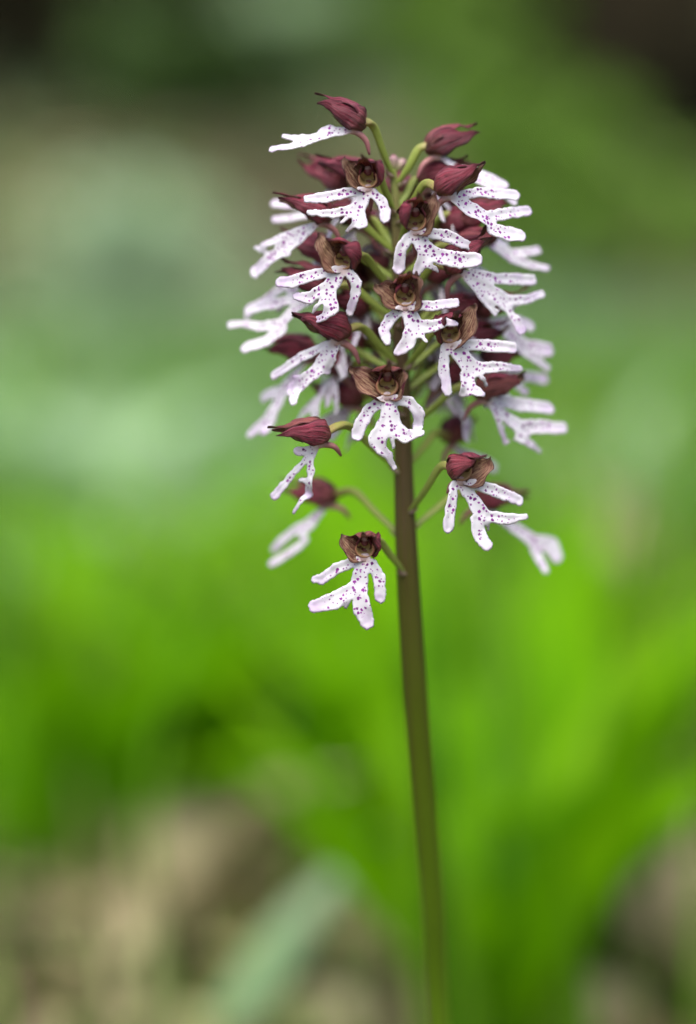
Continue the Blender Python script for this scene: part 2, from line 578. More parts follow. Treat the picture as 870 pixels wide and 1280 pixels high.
def lip_mesh(T, e1, e2, nrm, lobes, curls, arch, seed):
    """lobes: list of polylines [(a,b,halfwidth)..] in mm on the plane (e1,e2); one continuous puffy sheet"""
    h = 0.30
    L = [np.array(l, dtype=float) for l in lobes]
    allp = np.concatenate(L)
    pad = allp[:, 2].max() + 1.0
    x0, x1 = allp[:, 0].min() - pad, allp[:, 0].max() + pad
    y0, y1 = allp[:, 1].min() - pad, allp[:, 1].max() + pad
    nx, ny = int((x1 - x0) / h) + 2, int((y1 - y0) / h) + 2
    X, Y = np.meshgrid(x0 + h * np.arange(nx), y0 + h * np.arange(ny))
    wob = np.array([[noise.noise(Vector((x * .9 + seed, y * .9, seed))) for x in X[0]] for y in Y[:, 0]]) * 0.24 - 0.12

    def field(X, Y, wob):
        best = None; par = None; lob = None; acc = None
        kk = 0.45
        for i, l in enumerate(L):
            seg = np.linalg.norm(l[1:, :2] - l[:-1, :2], axis=1); tot = seg.sum(); run = 0
            dl = np.full(X.shape, 1e9); pl = np.zeros(X.shape)
            for j in range(len(l) - 1):
                ax, ay, aw = l[j]; bx, by, bw = l[j + 1]
                dx, dy = bx - ax, by - ay
                t = np.clip(((X - ax) * dx + (Y - ay) * dy) / max(1e-9, dx * dx + dy * dy), 0, 1)
                d = np.hypot(X - ax - t * dx, Y - ay - t * dy) - (aw + (bw - aw) * t)
                s = (run + t * seg[j]) / tot
                upd = d < dl
                dl = np.where(upd, d, dl); pl = np.where(upd, s, pl)
                run += seg[j]
            if best is None:
                best, par, lob, acc = dl, pl * (0 if i == 0 else 1), np.zeros(X.shape, int), dl
            else:
                upd = dl < best
                best = np.where(upd, dl, best); par = np.where(upd, pl * (0 if i == 0 else 1), par); lob = np.where(upd, i, lob)
                hh = np.clip(0.5 + 0.5 * (acc - dl) / kk, 0, 1)
                acc = acc * (1 - hh) + dl * hh - kk * hh * (1 - hh)
        rag = np.array([[noise.noise(Vector((x * 2.3 + seed * 5, y * 2.3, 1.1))) for x in X[0]] for y in Y[:, 0]])
        return acc + wob + 0.24 * rag * np.clip(par, 0, 1) ** 2, par, lob

    D, PAR, LOB = field(X, Y, wob)
    cell = (D[:-1, :-1] + D[1:, :-1] + D[:-1, 1:] + D[1:, 1:]) / 4 < 0
    use = np.zeros(D.shape, bool); cnt = np.zeros(D.shape, int)
    for dj in (0, 1):
        for di in (0, 1):
            use[dj:dj + ny - 1, di:di + nx - 1] |= cell
            cnt[dj:dj + ny - 1, di:di + nx - 1] += cell
    gy, gx = np.gradient(D, h)
    gl = np.maximum(0.35, gx ** 2 + gy ** 2)
    edge = use & (cnt < 4)
    stepx = np.where(edge, np.clip(-D * gx / gl, -.7 * h, .7 * h), 0)
    stepy = np.where(edge, np.clip(-D * gy / gl, -.7 * h, .7 * h), 0)
    PX, PY = X + stepx, Y + stepy
    # relief: arch of the whole lip, curl of the lobe ends, gentle waves
    curl = np.array(curls)
    rad2 = (PX ** 2 + PY ** 2) / 100.0
    Z = -arch * rad2 + curl[LOB] * np.clip(PAR, 0, 1) ** 2
    Z += 0.45 * np.array([[noise.noise(Vector((x * .28 + seed * 3, y * .28, 7.7))) for x in X[0]] for y in Y[:, 0]])
    Z += np.where(D > -0.9, 0.5, 0.0) * np.array([[noise.noise(Vector((x * .75 + seed * 9, y * .75, 3.1))) for x in X[0]] for y in Y[:, 0]])   # ruffled rims
    W = use.astype(float)
    for _ in range(9):
        acc = np.zeros_like(Z); ws = np.zeros_like(Z)
        for dj, di in ((0, 1), (0, -1), (1, 0), (-1, 0)):
            ws += np.roll(W, (dj, di), (0, 1)); acc += np.roll(Z * W, (dj, di), (0, 1))
        Z = np.where(use & (ws > 0), 0.4 * Z + 0.6 * acc / np.maximum(ws, 1), Z)
    depth = np.maximum(0, -D)
    TH = np.where(edge, 0.0, 0.26 * np.minimum(1, np.sqrt(depth / 0.45)))
    Z = Z - 0.30 * np.clip((depth - 0.35) / 1.0, 0, 1)      # shallow trough, rims slightly raised
    idx = -np.ones(D.shape, int)
    V, S, TP, ED, NK = [], [], [], [], []
    jj, ii = np.nonzero(use)
    for j, i in zip(jj, ii):
        idx[j, i] = len(V)
        p = T + (e1 * PX[j, i] + e2 * PY[j, i] + nrm * (Z[j, i] + TH[j, i] * 0.7)) * MM
        V.append(p); S.append((PX[j, i] + seed * 13.1, PY[j, i] + seed * 7.3, 0)); TP.append(PAR[j, i]); ED.append(depth[j, i]); NK.append(max(0, 1 - math.hypot(PX[j, i], PY[j, i]) / 2.2))
    idb = idx.copy()
    for j, i in zip(jj, ii):
        if not edge[j, i]:
            idb[j, i] = len(V)
            p = T + (e1 * PX[j, i] + e2 * PY[j, i] + nrm * (Z[j, i] - TH[j, i] * 0.5)) * MM
            V.append(p); S.append((PX[j, i] + seed * 13.1, PY[j, i] + seed * 7.3, 0)); TP.append(1.0); ED.append(0.0); NK.append(0)
    F = []
    for j, i in zip(*np.nonzero(cell)):
        q = [(j, i), (j, i + 1), (j + 1, i + 1), (j + 1, i)]
        F.append([idx[a] for a in q]); 
        b = [idb[a] for a in q][::-1]
        if set(b) != set(F[-1]): F.append(b)
    return V, F, {'suv': ('FLOAT_VECTOR', S), 'tip': ('FLOAT', TP), 'edge': ('FLOAT', ED), 'neck': ('FLOAT', NK)}


def blob(frame, c, r, n=10, m=14, seed=0.0):
    """small rounded body; frame = (F,Rt,U) ; c, r in mm"""
    o, Fw, Rt, Up = frame
    V, F, S = [], [], []
    for i in range(n + 1):
        a = math.pi * i / n
        for k in range(m):
            b = 2 * math.pi * k / m
            d = Vector((math.cos(a), math.sin(a) * math.cos(b), math.sin(a) * math.sin(b)))
            q = 1 + 0.18 * noise.noise(d * 1.9 + Vector((seed, 0, 0)))
            V.append(o + (Fw * (c[0] + d.x * r[0] * q) + Rt * (c[1] + d.y * r[1] * q) + Up * (c[2] + d.z * r[2] * q)) * MM)
            S.append((0.5 + 0.5 * d.z, k / m, 0))
    for i in range(n):
        for k in range(m):
            F.append((i * m + k, i * m + (k + 1) % m, (i + 1) * m + (k + 1) % m, (i + 1) * m + k))
    return V, F, S


def lathe(frame, c, prof, m=18, squash=1.15):
    o, Fw, Rt, Up = frame
    V, F, S = [], [], []
    for i, (f, r) in enumerate(prof):
        for k in range(m):
            b = 2 * math.pi * k / m
            V.append(o + (Fw * (c[0] + f) + Rt * (c[1] + r * squash * math.cos(b)) + Up * (c[2] + r * math.sin(b))) * MM)
            S.append((i / (len(prof) - 1), k / m, 0))
    for i in range(len(prof) - 1):
        for k in range(m):
            F.append((i * m + k, i * m + (k + 1) % m, (i + 1) * m + (k + 1) % m, (i + 1) * m + k))
    return V, F, S


FLOWER_NO = [0]


def flower(T, Y, yaw, pitch=20, roll=0, hs=1.0, splay=(0, 0), spread=(0, 0), lobes=None, nyaw=None, npitch=18, curls=None, arch=0.5,
           stem_py=None, close=0.0, opened=(None, None), lipw=0.193, lift=0, sag=6):
    """T = photo pixel of the throat, Y = its depth in mm; yaw 0 faces the camera, +90 faces right"""
    FLOWER_NO[0] += 1
    sd = FLOWER_NO[0] * 1.37
    rnd = random.Random(FLOWER_NO[0] * 77)
    T3 = at(T[0], T[1], Y * MM)
    hs *= 0.89
    ya, pi = R(yaw), R(pitch)
    Fw = Vector((math.sin(ya) * math.cos(pi), -math.cos(ya) * math.cos(pi), math.sin(pi)))
    Rt = Vector((math.cos(ya), math.sin(ya), 0))           # to the right when looking at the flower from the front
    Up = Rt.cross(Fw) * -1
    if Up.z < 0: Up = -Up
    q = Matrix.Rotation(R(roll), 3, Fw)
    Rt, Up = q @ Rt, q @ Up
    Rh, Uh = Rt, Up

    def P(f, r, u):
        return T3 + (Fw * f + Rt * r + Up * u) * (MM * hs)

    # ---- ovary (the flower's own body, from the stem to the back of the hood)
    back = P(-3.2, 0, 2.4)
    if stem_py is None: stem_py = T[1] + 22
    c, rs = stem_at(stem_py)
    side = Vector((back.x - c.x, back.y - c.y, 0)).normalized()
    root = c + side * rs * 0.75
    dist = (back - root).length
    mid1 = root.lerp(back, 0.33) + Vector((0, 0, 1)) * dist * 0.10 + side * dist * 0.03
    mid2 = root.lerp(back, 0.70) + Vector((0, 0, 1)) * dist * 0.17
    V, F, S = tube([root, mid1, mid2, back, P(-1.8, 0, 2.6)], [0.62 * MM, 0.82 * MM, 0.95 * MM, 0.95 * MM, 0.85 * MM], 24, 12, lobes=3, twist=7, lobe_amp=0.2)
    fl = obj('flower', mesh_from('flower', put(V), F, M_OVARY, {'suv': ('FLOAT_VECTOR', S)}), orchid)

    def sub(name, V, F, mat, attrs):
        return obj(name, mesh_from(name, put(V), F, mat, attrs), fl)

    # ---- bract at the foot of the ovary
    bt = root + side * 3.6 * MM + Vector((0, 0, 1)) * 2.0 * MM
    V, F, A = sepal_mesh([root + Vector((0, 0, -0.8)) * MM, root.lerp(bt, 0.5) - Vector((0, 0, 0.9)) * MM, bt - Vector((0, 0, .2)) * MM], 2.4 * MM, Vector((0, 0, -1)) + side * 0.3, n=7, m=4, thick=0.08)
    sub('bract', V, F, M_BRACT, A)

    # ---- hood: three sepals, two petals
    j = lambda a: rnd.uniform(-a, a)
    if splay == (0, 0): splay = (rnd.uniform(-2, 11), rnd.uniform(-2, 11))
    lift = lift + rnd.uniform(-.3, 1.4)
    tip = 11.0 + j(0.9)
    lf = lift
    V, F, A = sepal_mesh([P(-3.6, 0, 1.2), P(-3.4, j(.2), 5.0), P(-0.6, j(.3), 7.6 + lf * .3), P(3.6, j(.4), 8.3 + lf * .6), P(7.2, j(.5), 8.0 + lf * .9), P(tip + j(.8), j(.8), 9.2 + lf + j(.8))],
                         8.2 * MM * hs, lambda s: Uh * min(1, 0.35 + s * 2) - Fw * max(0, 0.9 - s * 2), seed=sd)
    sub('dorsal_sepal', V, F, M_SEPAL, A)
    for k, sgn in enumerate((-1, 1)):
        sp = splay[k]; fan = spread[k]
        rot = Matrix.Rotation(R(sp) * sgn, 3, Uh) @ Matrix.Rotation(R(fan) * sgn * -1, 3, Fw)
        B0 = Vector((-3.0, sgn * 0.9, 1.4))

        def Q(f, r, u, rot=rot, B0=B0):
            d = Fw * (f - B0.x) + Rt * (r - B0.y) + Up * (u - B0.z)
            return P(*B0) + (rot @ d) * (MM * hs)
        oo = rot @ (Rt * sgn)
        cl = 1 - close
        if opened[k]:
            tr_, tu_ = opened[k]
            V, F, A = sepal_mesh([P(-3.2, sgn * 0.4, 0.2), P(-1.6, sgn * 2.6, 1.2), P(0.4, sgn * (1.6 + .42 * tr_), 1.4 + tu_ * .26), P(1.8, sgn * (0.9 + .70 * tr_), 1.0 + tu_ * .55), P(2.4, sgn * (.5 + .86 * tr_), tu_ * .84), P(2.6 + j(.5), sgn * tr_, tu_)],
                                 8.6 * MM * hs, lambda s: Fw * -1.0 + Rt * sgn * 0.7 - Uh * (0.8 - s * .7), theta=R(60), seed=sd + sgn * 0.37, wr=0.26, prof=[.35, .8, 1, .95, .74, .48, .22, .03])
            sub('lateral_sepal', V, F, M_SEPAL, A)
        else:
          V, F, A = sepal_mesh([Q(-3.6, sgn * 0.6, 0.9), Q(-2.0, sgn * 3.2, 2.4), Q(1.2, sgn * 4.2 * cl, 4.2), Q(4.8, sgn * 3.4 * cl, 5.6), Q(7.8, sgn * 2.0 * cl, 6.7 + j(.6)), Q(tip - 0.4 + j(1.3), sgn * 2.0 * cl + j(.6), 7.6 + j(1.2))],
                             7.4 * MM * hs, lambda s, oo=oo: oo * 1.0 - Uh * (0.35 - 0.5 * s) - Fw * max(0, 0.7 - s * 2.2), seed=sd + sgn * 0.37)
          sub('lateral_sepal', V, F, M_SEPAL, A)
        V, F, A = sepal_mesh([P(-2.6, sgn * 0.9, 2.8), P(-1.0, sgn * 2.0, 4.4), P(1.8, sgn * 1.9, 5.6), P(4.6, sgn * 1.0 + j(.3), 6.6 + j(.4))],
                             3.4 * MM * hs, Rt * sgn + Up * 0.4, n=10, m=5, seed=sd + sgn * 0.7, thick=0.1)
        sub('petal', V, F, M_SEPAL, A)

    # ---- column with its hollow stigma, anther cap above
    fr = (T3, Fw * hs, Rt * hs, Up * hs)
    V, F, S = lathe(fr, (-0.2, 0, 2.7), [(-1.6, 0.05), (-1.5, 0.9), (-0.9, 1.55), (0.1, 1.9), (0.65, 2.15), (0.75, 2.4), (0.2, 2.65), (-1.0, 2.5), (-2.6, 1.9), (-3.4, 0.6)])
    sub('column', V, F, M_COLUMN, {'suv': ('FLOAT_VECTOR', S)})
    V, F, S = blob(fr, (0.0, 0, 5.1), (1.5, 1.3, 1.35), seed=sd)
    sub('anther_cap', V, F, M_ANTHER, {'suv': ('FLOAT_VECTOR', S)})

    # ---- spur behind the lip
    V, F, S = tube([P(0.2, 0, 0.2), P(-1.8, 0, -0.6), P(-4.2, j(.4), -sag * .45), P(-5.4, j(.6), -sag - 0.4)], [1.3 * MM * hs, 1.0 * MM * hs, 0.85 * MM * hs, 0.75 * MM * hs, 0.35 * MM * hs], 14, 10)
    sub('spur', V, F, M_SPUR, {'suv': ('FLOAT_VECTOR', S)})

    # ---- lip
    ny = R(yaw * 0.55 if nyaw is None else nyaw); np_ = R(npitch)
    nrm = Vector((math.sin(ny) * math.cos(np_), -math.cos(ny) * math.cos(np_), math.sin(np_)))
    e1 = Vector((math.cos(ny), math.sin(ny), 0)); e2 = nrm.cross(e1)
    if lobes is None:
        k = rnd.uniform(0.9, 1.1)
        a = R(j(8))
        base_l = [[(0, 0, .8), (0, -4, 1.3), (0, -8, 1.9)],
                  [(-.6, -1, .8), (-4.5, -3.5, 1.0), (-6.5, -7.5, .9)], [(.6, -1, .8), (4.5, -3.5, 1.0), (6.5, -7.5, .9)],
                  [(-.6, -8, 1.3), (-3, -11.5, 1.6), (-5, -14, 1.1)], [(.6, -8, 1.3), (3, -11.5, 1.6), (5, -14, 1.1)], [(0, -9, .6), (0, -12.2, .25)]]
        LL = [[((x * math.cos(a) - y * math.sin(a)) * k, (x * math.sin(a) + y * math.cos(a)) * k, wv * k) for x, y, wv in l] for l in base_l]
        fdir = Vector((Fw.x, Fw.y, 0)).normalized()
        nrm = (fdir * 0.75 + Vector((0, 0, 0.65))).normalized()
        e1 = Rt - nrm * Rt.dot(nrm); e1.normalize(); e2 = nrm.cross(e1)
    else:
        LL = []
        for l in lobes:
            r = []
            for px, py, wd in l:
                d = (onplane(px, py, T3, nrm) - T3) / MM
                r.append((d.dot(e1), d.dot(e2), wd * 0.5 * lipw))
            LL.append(r)
        LL[0] = [(0, -0.1, 0.42)] + LL[0]
    if curls is None:
        curls = [0] + [rnd.uniform(-3.4, 1.8) for _ in LL[1:]]
    V, F, A = lip_mesh(T3 + Fw * 0.3 * MM, e1, e2, nrm, LL, curls, arch, sd)
    sub('lip', V, F, M_LIP, A)
    return fl


# lobes: first the body, then arms and legs, all as (photo x, photo y, width)
# top flower, in profile facing left
flower((440, 163), -2, -88, 4, hs=.95, close=.25, lift=.5, nyaw=-15, npitch=40, stem_py=222, arch=0.1, curls=[0, .3, .2, 0], lobes=[
    [(438, 163, 9), (415, 166, 13), (392, 173, 14)], [(388, 177, 10), (365, 182, 9), (342, 186, 8)], [(392, 172, 9), (374, 172, 8), (357, 171, 6)], [(424, 163, 9), (412, 161, 10), (403, 164, 8)]])
# upper front
flower((460, 236), -12, -12, 2, hs=.92, opened=((6.6, 9.0), None), stem_py=268, lobes=[
    [(459, 237, 12), (453, 250, 16), (446, 262, 17)], [(453, 239, 10), (430, 241, 13), (405, 245, 13), (382, 244, 9)], [(466, 240, 10), (477, 252, 12), (482, 264, 13), (481, 274, 10)],
    [(444, 261, 11), (415, 266, 10), (385, 262, 6)], [(448, 265, 15), (450, 277, 17), (457, 281, 6)], [(448, 278, 8), (433, 284, 3)], [(440, 266, 4), (427, 277, 3)]])
# pale back hood on the left of it
flower((420, 238), 16, -118, 0, hs=1.0, close=.2, stem_py=262, nyaw=-20, npitch=30, lobes=[
    [(410, 243, 10), (400, 252, 14), (388, 260, 14)], [(392, 256, 12), (368, 254, 13), (344, 253, 11)], [(392, 266, 11), (368, 271, 10), (345, 274, 9)]])
# left, maroon hood over a forked lip
flower((400, 279), 1, -80, -4, hs=.98, close=.1, splay=(0, 8), stem_py=318, nyaw=-30, npitch=25, lobes=[
    [(397, 281, 9), (375, 295, 20), (352, 309, 22)], [(350, 312, 17), (332, 322, 17), (312, 331, 19)], [(360, 316, 8), (332, 314, 5), (313, 303, 4)], [(385, 284, 8), (352, 296, 10), (322, 308, 7)]])
# second front-left
flower((430, 338), -14, -24, 2, hs=.98, opened=((6.6, 10), None), stem_py=372, lobes=[
    [(428, 339, 13), (417, 352, 18), (409, 366, 19)], [(421, 338, 11), (392, 343, 14), (363, 349, 15), (346, 348, 12)], [(437, 341, 11), (446, 352, 12), (443, 368, 11), (434, 385, 10)],
    [(404, 362, 14), (386, 371, 14), (366, 366, 9)], [(411, 370, 17), (414, 384, 18), (404, 394, 9), (384, 398, 6)], [(402, 376, 5), (389, 387, 4)]])
# half hidden maroon hoods on the left
flower((404, 330), 10, -100, -4, hs=1.0, stem_py=352, nyaw=-30, npitch=30, lobes=[
    [(400, 333, 8), (380, 345, 12), (362, 358, 14)], [(365, 352, 12), (338, 366, 13), (300, 382, 13)], [(372, 360, 9), (345, 380, 9)]])
flower((398, 372), 4, -90, 0, hs=1.05, close=.1, stem_py=402, nyaw=-30, npitch=28, lobes=[
    [(395, 374, 8), (370, 384, 14), (352, 402, 16)], [(352, 404, 14), (322, 406, 12), (303, 402, 8), (285, 403, 9)], [(352, 410, 15), (332, 424, 15), (306, 433, 13)], [(380, 372, 8), (340, 378, 15), (306, 381, 14)]])
# brown hood in profile, lip with a long arm
flower((420, 427), -8, -74, -6, hs=1.08, splay=(-4, 8), stem_py=458, nyaw=-25, npitch=18, lobes=[
    [(419, 429, 12), (405, 450, 18), (394, 466, 17)], [(412, 430, 9), (380, 444, 12), (352, 457, 12), (333, 464, 10)], [(392, 466, 15), (374, 478, 18), (360, 484, 19)], [(362, 484, 16), (366, 492, 15), (367, 502, 10)], [(421, 430, 9), (416, 448, 8), (405, 462, 6)], [(392, 470, 4), (366, 470, 3)]])
# blurred flower behind it
flower((385, 452), 13, -86, -20, hs=1.0, close=.3, stem_py=470, nyaw=-30, npitch=24, lobes=[
    [(380, 457, 8), (362, 478, 15), (350, 492, 18)], [(350, 488, 14), (335, 489, 14), (324, 491, 13)], [(348, 500, 16), (332, 524, 16), (306, 538, 10)], [(340, 520, 9), (330, 540, 7)]])
# profile flower with narrow hanging lip
flower((398, 556), -16, -68, -18, hs=.98, close=.15, stem_py=590, nyaw=-25, npitch=12, sag=5, lobes=[
    [(396, 558, 9), (389, 572, 8), (389, 588, 10)], [(388, 563, 12), (376, 564, 9)], [(386, 572, 6), (364, 594, 8), (340, 619, 10)], [(391, 588, 7), (386, 600, 7), (374, 599, 4)], [(388, 600, 8), (381, 616, 11)], [(382, 616, 6), (364, 640, 3)]])
# central front flower
flower((484, 496), -20, -2, 2, hs=1.02, opened=((9.6, 8.2), (4.4, 7.2)), stem_py=520, nyaw=0, npitch=14, lobes=[
    [(484, 498, 15), (487, 514, 20), (488, 530, 26)], [(476, 501, 11), (461, 513, 14), (452, 528, 15), (447, 542, 15)], [(491, 499, 11), (512, 502, 13), (524, 515, 13), (523, 530, 12)],
    [(481, 530, 18), (472, 549, 22), (476, 560, 14), (485, 567, 10), (493, 583, 5)], [(493, 534, 18), (506, 545, 17), (527, 540, 7)], [(489, 542, 6), (492, 558, 3)]])
# blurred one behind on the left
flower((440, 510), 17, -100, -8, hs=1.0, stem_py=528, nyaw=-15, npitch=20, lobes=[
    [(436, 512, 12), (425, 522, 24), (412, 530, 22)], [(412, 526, 16), (398, 536, 12)], [(425, 530, 14), (415, 545, 12)]])
# front flower on the axis
flower((506, 384), -17, 4, 2, hs=.98, opened=((8.4, 6.4), (2.8, 9.6)), stem_py=410, nyaw=6, npitch=14, lobes=[
    [(507, 386, 15), (514, 398, 19), (520, 410, 23)], [(500, 387, 11), (487, 399, 13), (480, 412, 13), (484, 427, 9)], [(516, 382, 11), (540, 382, 12), (571, 376, 11)],
    [(513, 415, 16), (510, 428, 18), (499, 438, 11)], [(526, 408, 16), (541, 408, 14), (556, 402, 11), (570, 405, 5)], [(528, 420, 5), (532, 427, 3)]])
# front upper right
flower((519, 290), -14, 4, 2, hs=1.0, opened=(None, (5.0, 10.4)), stem_py=318, nyaw=10, npitch=14, lobes=[
    [(518, 293, 15), (528, 306, 18), (541, 318, 20)], [(510, 297, 11), (501, 312, 13), (501, 333, 14)], [(530, 291, 11), (560, 294, 15), (580, 301, 13), (596, 305, 8)],
    [(529, 314, 12), (528, 328, 14), (523, 337, 10)], [(550, 320, 19), (575, 325, 19), (595, 324, 17)], [(532, 330, 8), (548, 336, 4)]])
# right upper, profile
flower((562, 246), -10, 66, 4, hs=.98, close=.05, splay=(4, 2), stem_py=280, nyaw=28, npitch=26, lobes=[
    [(566, 247, 13), (590, 262, 20), (612, 276, 22)], [(572, 244, 10), (600, 240, 14), (645, 242, 13)], [(612, 270, 14), (640, 263, 14), (665, 258, 13)], [(615, 284, 16), (635, 290, 18), (651, 293, 15)], [(570, 251, 6), (584, 268, 6), (604, 281, 7)]])
# right top, hood with pale stalk
flower((548, 196), 8, 104, -6, hs=1.0, close=.25, stem_py=232, nyaw=25, npitch=40, lobes=[
    [(555, 200, 8), (585, 215, 13), (600, 222, 15)], [(592, 213, 13), (615, 219, 13), (633, 225, 11)], [(600, 224, 12), (630, 234, 12), (648, 240, 10)]])
# behind right
flower((588, 285), 10, 92, -4, hs=.98, stem_py=310, nyaw=30, npitch=24, lobes=[
    [(592, 289, 9), (615, 303, 18), (640, 318, 18)], [(642, 314, 12), (658, 314, 11), (674, 311, 10)], [(640, 320, 15), (665, 329, 11), (686, 333, 7)], [(602, 298, 9), (640, 300, 10)]])
# right middle, red beaked hood
flower((576, 342), -5, 72, 14, hs=1.02, close=.15, stem_py=376, nyaw=25, npitch=20, lobes=[
    [(580, 344, 12), (606, 361, 20), (631, 376, 22)], [(590, 342, 11), (620, 348, 14), (667, 348, 14)], [(636, 376, 15), (662, 372, 11), (686, 362, 9)], [(636, 383, 13), (647, 398, 14), (654, 409, 15)], [(582, 349, 8), (600, 369, 9), (621, 389, 8)], [(640, 380, 5), (648, 386, 3)]])
# front right
flower((562, 430), -11, 10, 2, hs=1.0, opened=(None, (6.2, 11)), stem_py=462, nyaw=14, npitch=14, lobes=[
    [(565, 434, 16), (580, 449, 20), (590, 461, 24)], [(556, 434, 11), (554, 460, 13), (560, 489, 11)], [(578, 430, 12), (610, 432, 15), (642, 434, 13)],
    [(584, 469, 17), (586, 484, 19), (602, 493, 6)], [(584, 484, 14), (580, 492, 7)], [(600, 460, 15), (620, 458, 13), (656, 458, 7)], [(602, 470, 5), (611, 480, 3)]])
# right lower, red hood, blurred lip
flower((608, 501), 1, 80, -8, hs=1.0, close=.2, stem_py=535, nyaw=30, npitch=22, lobes=[
    [(613, 505, 12), (637, 524, 15), (656, 537, 20)], [(618, 499, 14), (650, 505, 18), (690, 507, 16)], [(660, 532, 18), (688, 532, 17), (706, 533, 14)], [(650, 546, 12), (666, 552, 10), (684, 558, 6)], [(614, 508, 7), (625, 529, 8), (638, 548, 8)]])
# blurred lips on the right edge
flower((606, 398), 12, 96, -6, hs=.95, stem_py=425, nyaw=30, npitch=22, lobes=[
    [(612, 402, 10), (634, 415, 20), (652, 430, 22)], [(655, 432, 20), (686, 436, 18)], [(655, 438, 12), (690, 456, 9)], [(620, 402, 12), (645, 402, 16), (660, 408, 14)]])
flower((612, 462), 17, 104, -8, hs=.95, stem_py=490, nyaw=30, npitch=24, lobes=[
    [(616, 466, 10), (640, 470, 13), (650, 472, 15)], [(650, 470, 14), (684, 470, 14)], [(640, 476, 10), (655, 490, 9)]])
# lower right front
flower((576, 602), -20, 26, -4, hs=1.0, splay=(2, 8), opened=(None, (6.6, 7.6)), stem_py=640, roll=-6, nyaw=14, npitch=14, sag=4, lobes=[
    [(577, 606, 13), (591, 624, 15), (601, 641, 20)], [(567, 606, 10), (564, 634, 13), (562, 659, 12)], [(588, 604, 11), (620, 613, 15), (653, 624, 12)],
    [(596, 650, 16), (600, 668, 17), (608, 681, 14)], [(610, 645, 14), (634, 648, 14), (659, 645, 5)], [(607, 650, 5), (614, 660, 3)]])
# blurred, behind it
flower((606, 636), 12, 84, -18, hs=1.0, close=.2, stem_py=662, nyaw=25, npitch=22, lobes=[
    [(612, 640, 9), (645, 660, 15), (672, 678, 20)], [(675, 676, 18), (695, 680, 24), (700, 690, 22)], [(672, 686, 16), (682, 711, 10)], [(612, 644, 8), (636, 650, 10)]])
flower((566, 556), 20, 150, -6, hs=.95, stem_py=585, nyaw=20, npitch=22, lobes=[
    [(570, 562, 10), (590, 572, 15)], [(590, 572, 14), (622, 580, 15)], [(588, 576, 14), (600, 592, 12)]])
# lower left, blurred
flower((408, 632), 17, -104, -18, hs=1.0, close=.1, stem_py=672, nyaw=-25, npitch=24, sag=5, lobes=[
    [(404, 637, 9), (390, 652, 16), (378, 662, 18)], [(376, 658, 11), (356, 669, 11), (338, 682, 10)], [(382, 674, 11), (362, 690, 10), (340, 704, 9)]])
# lowest front flower
flower((456, 698), -23, -6, 0, hs=.9, opened=((6.8, 7.6), None), stem_py=715, nyaw=-6, npitch=14, lobes=[
    [(456, 700, 17), (451, 717, 18), (448, 733, 22)], [(447, 701, 11), (421, 710, 13), (402, 723, 12), (391, 723, 8)], [(465, 704, 11), (474, 722, 14), (475, 746, 13)],
    [(441, 737, 17), (416, 751, 21), (392, 757, 15)], [(450, 740, 18), (452, 761, 22), (458, 777, 17)], [(437, 745, 6), (431, 758, 3)]])
# flowers on the far side of the spike, glimpsed through gaps
for (tx, ty, yy, yw) in [(472, 300, 20, -165), (548, 268, 16, 150), (446, 372, 20, -140), (556, 330, 20, 140), (470, 440, 24, -170), (545, 470, 24, 160), (500, 255, 16, 178), (520, 350, 23, 178),
                         (446, 286, 11, -70), (566, 296, 12, 78), (540, 236, 13, 70), (446, 398, 14, -64), (548, 356, 13, 66), (440, 440, 15, -72), (556, 486, 16, 72), (470, 352, 19, -40), (536, 420, 18, 50), (470, 500, 21, -110), (450, 235, 12, -80), (582, 322, 9, 66), (588, 440, 11, 70), (560, 404, 12, 80), (420, 470, 12, -66)]:
    flower((tx, ty), yy, yw, -4, stem_py=ty + 26)

# buds at the very tip
for k, (px, py, dy, yw) in enumerate([(503, 203, 2, 40), (492, 198, 0, -30)]):
    c, rs = stem_at(214)
    a = at(px, py, c.y + dy * MM)
    V, F, S = tube([c, c.lerp(a, .4), a, a + (a - c) * 0.35], [0.6 * MM, 1.0 * MM, 1.2 * MM, 0.3 * MM], 12, 10)
    obj('bud', mesh_from('bud', put(V), F, M_BRACT, {'suv': ('FLOAT_VECTOR', S)}), orchid)


# ------------------------------------------------------------------ leaves and plants
def leaf_mesh(name, L, W, droop, mat, shade=(0.3, 0.7), n=9, m=4, fold=0.25, seed=0):
    """one lanceolate leaf rising from the origin along +Z and arching towards +X"""
    V, F, S = [], [], []
    prof = [0.45, 0.75, 0.95, 1.0, 0.92, 0.75, 0.5, 0.22, 0.02]
    x = z = 0.0
    for i in range(n):
        s = i / (n - 1)
        a = droop * s ** 1.3
        if i:
            x += math.sin(a) * L / (n - 1); z += math.cos(a) * L / (n - 1)
        half = W * 0.5 * lerp_list(prof, s)
        for k in range(m + 1):
            u = -1 + 2 * k / m
            up = abs(u) * half * fold * 2
            V.append((x - math.cos(a) * up + 0.04 * W * math.sin(s * 9 + seed), u * half, z + math.sin(a) * up))
            S.append(shade[0] + (shade[1] - shade[0]) * (0.5 + 0.5 * noise.noise(Vector((s * 3, u, seed)))) + (0.08 if k == m // 2 else 0))
    for i in range(n - 1):
        for k in range(m):
            F.append((i * (m + 1) + k, i * (m + 1) + k + 1, (i + 1) * (m + 1) + k + 1, (i + 1) * (m + 1) + k))
    return mesh_from(name, V, F, mat, {'shade': ('FLOAT', S)})


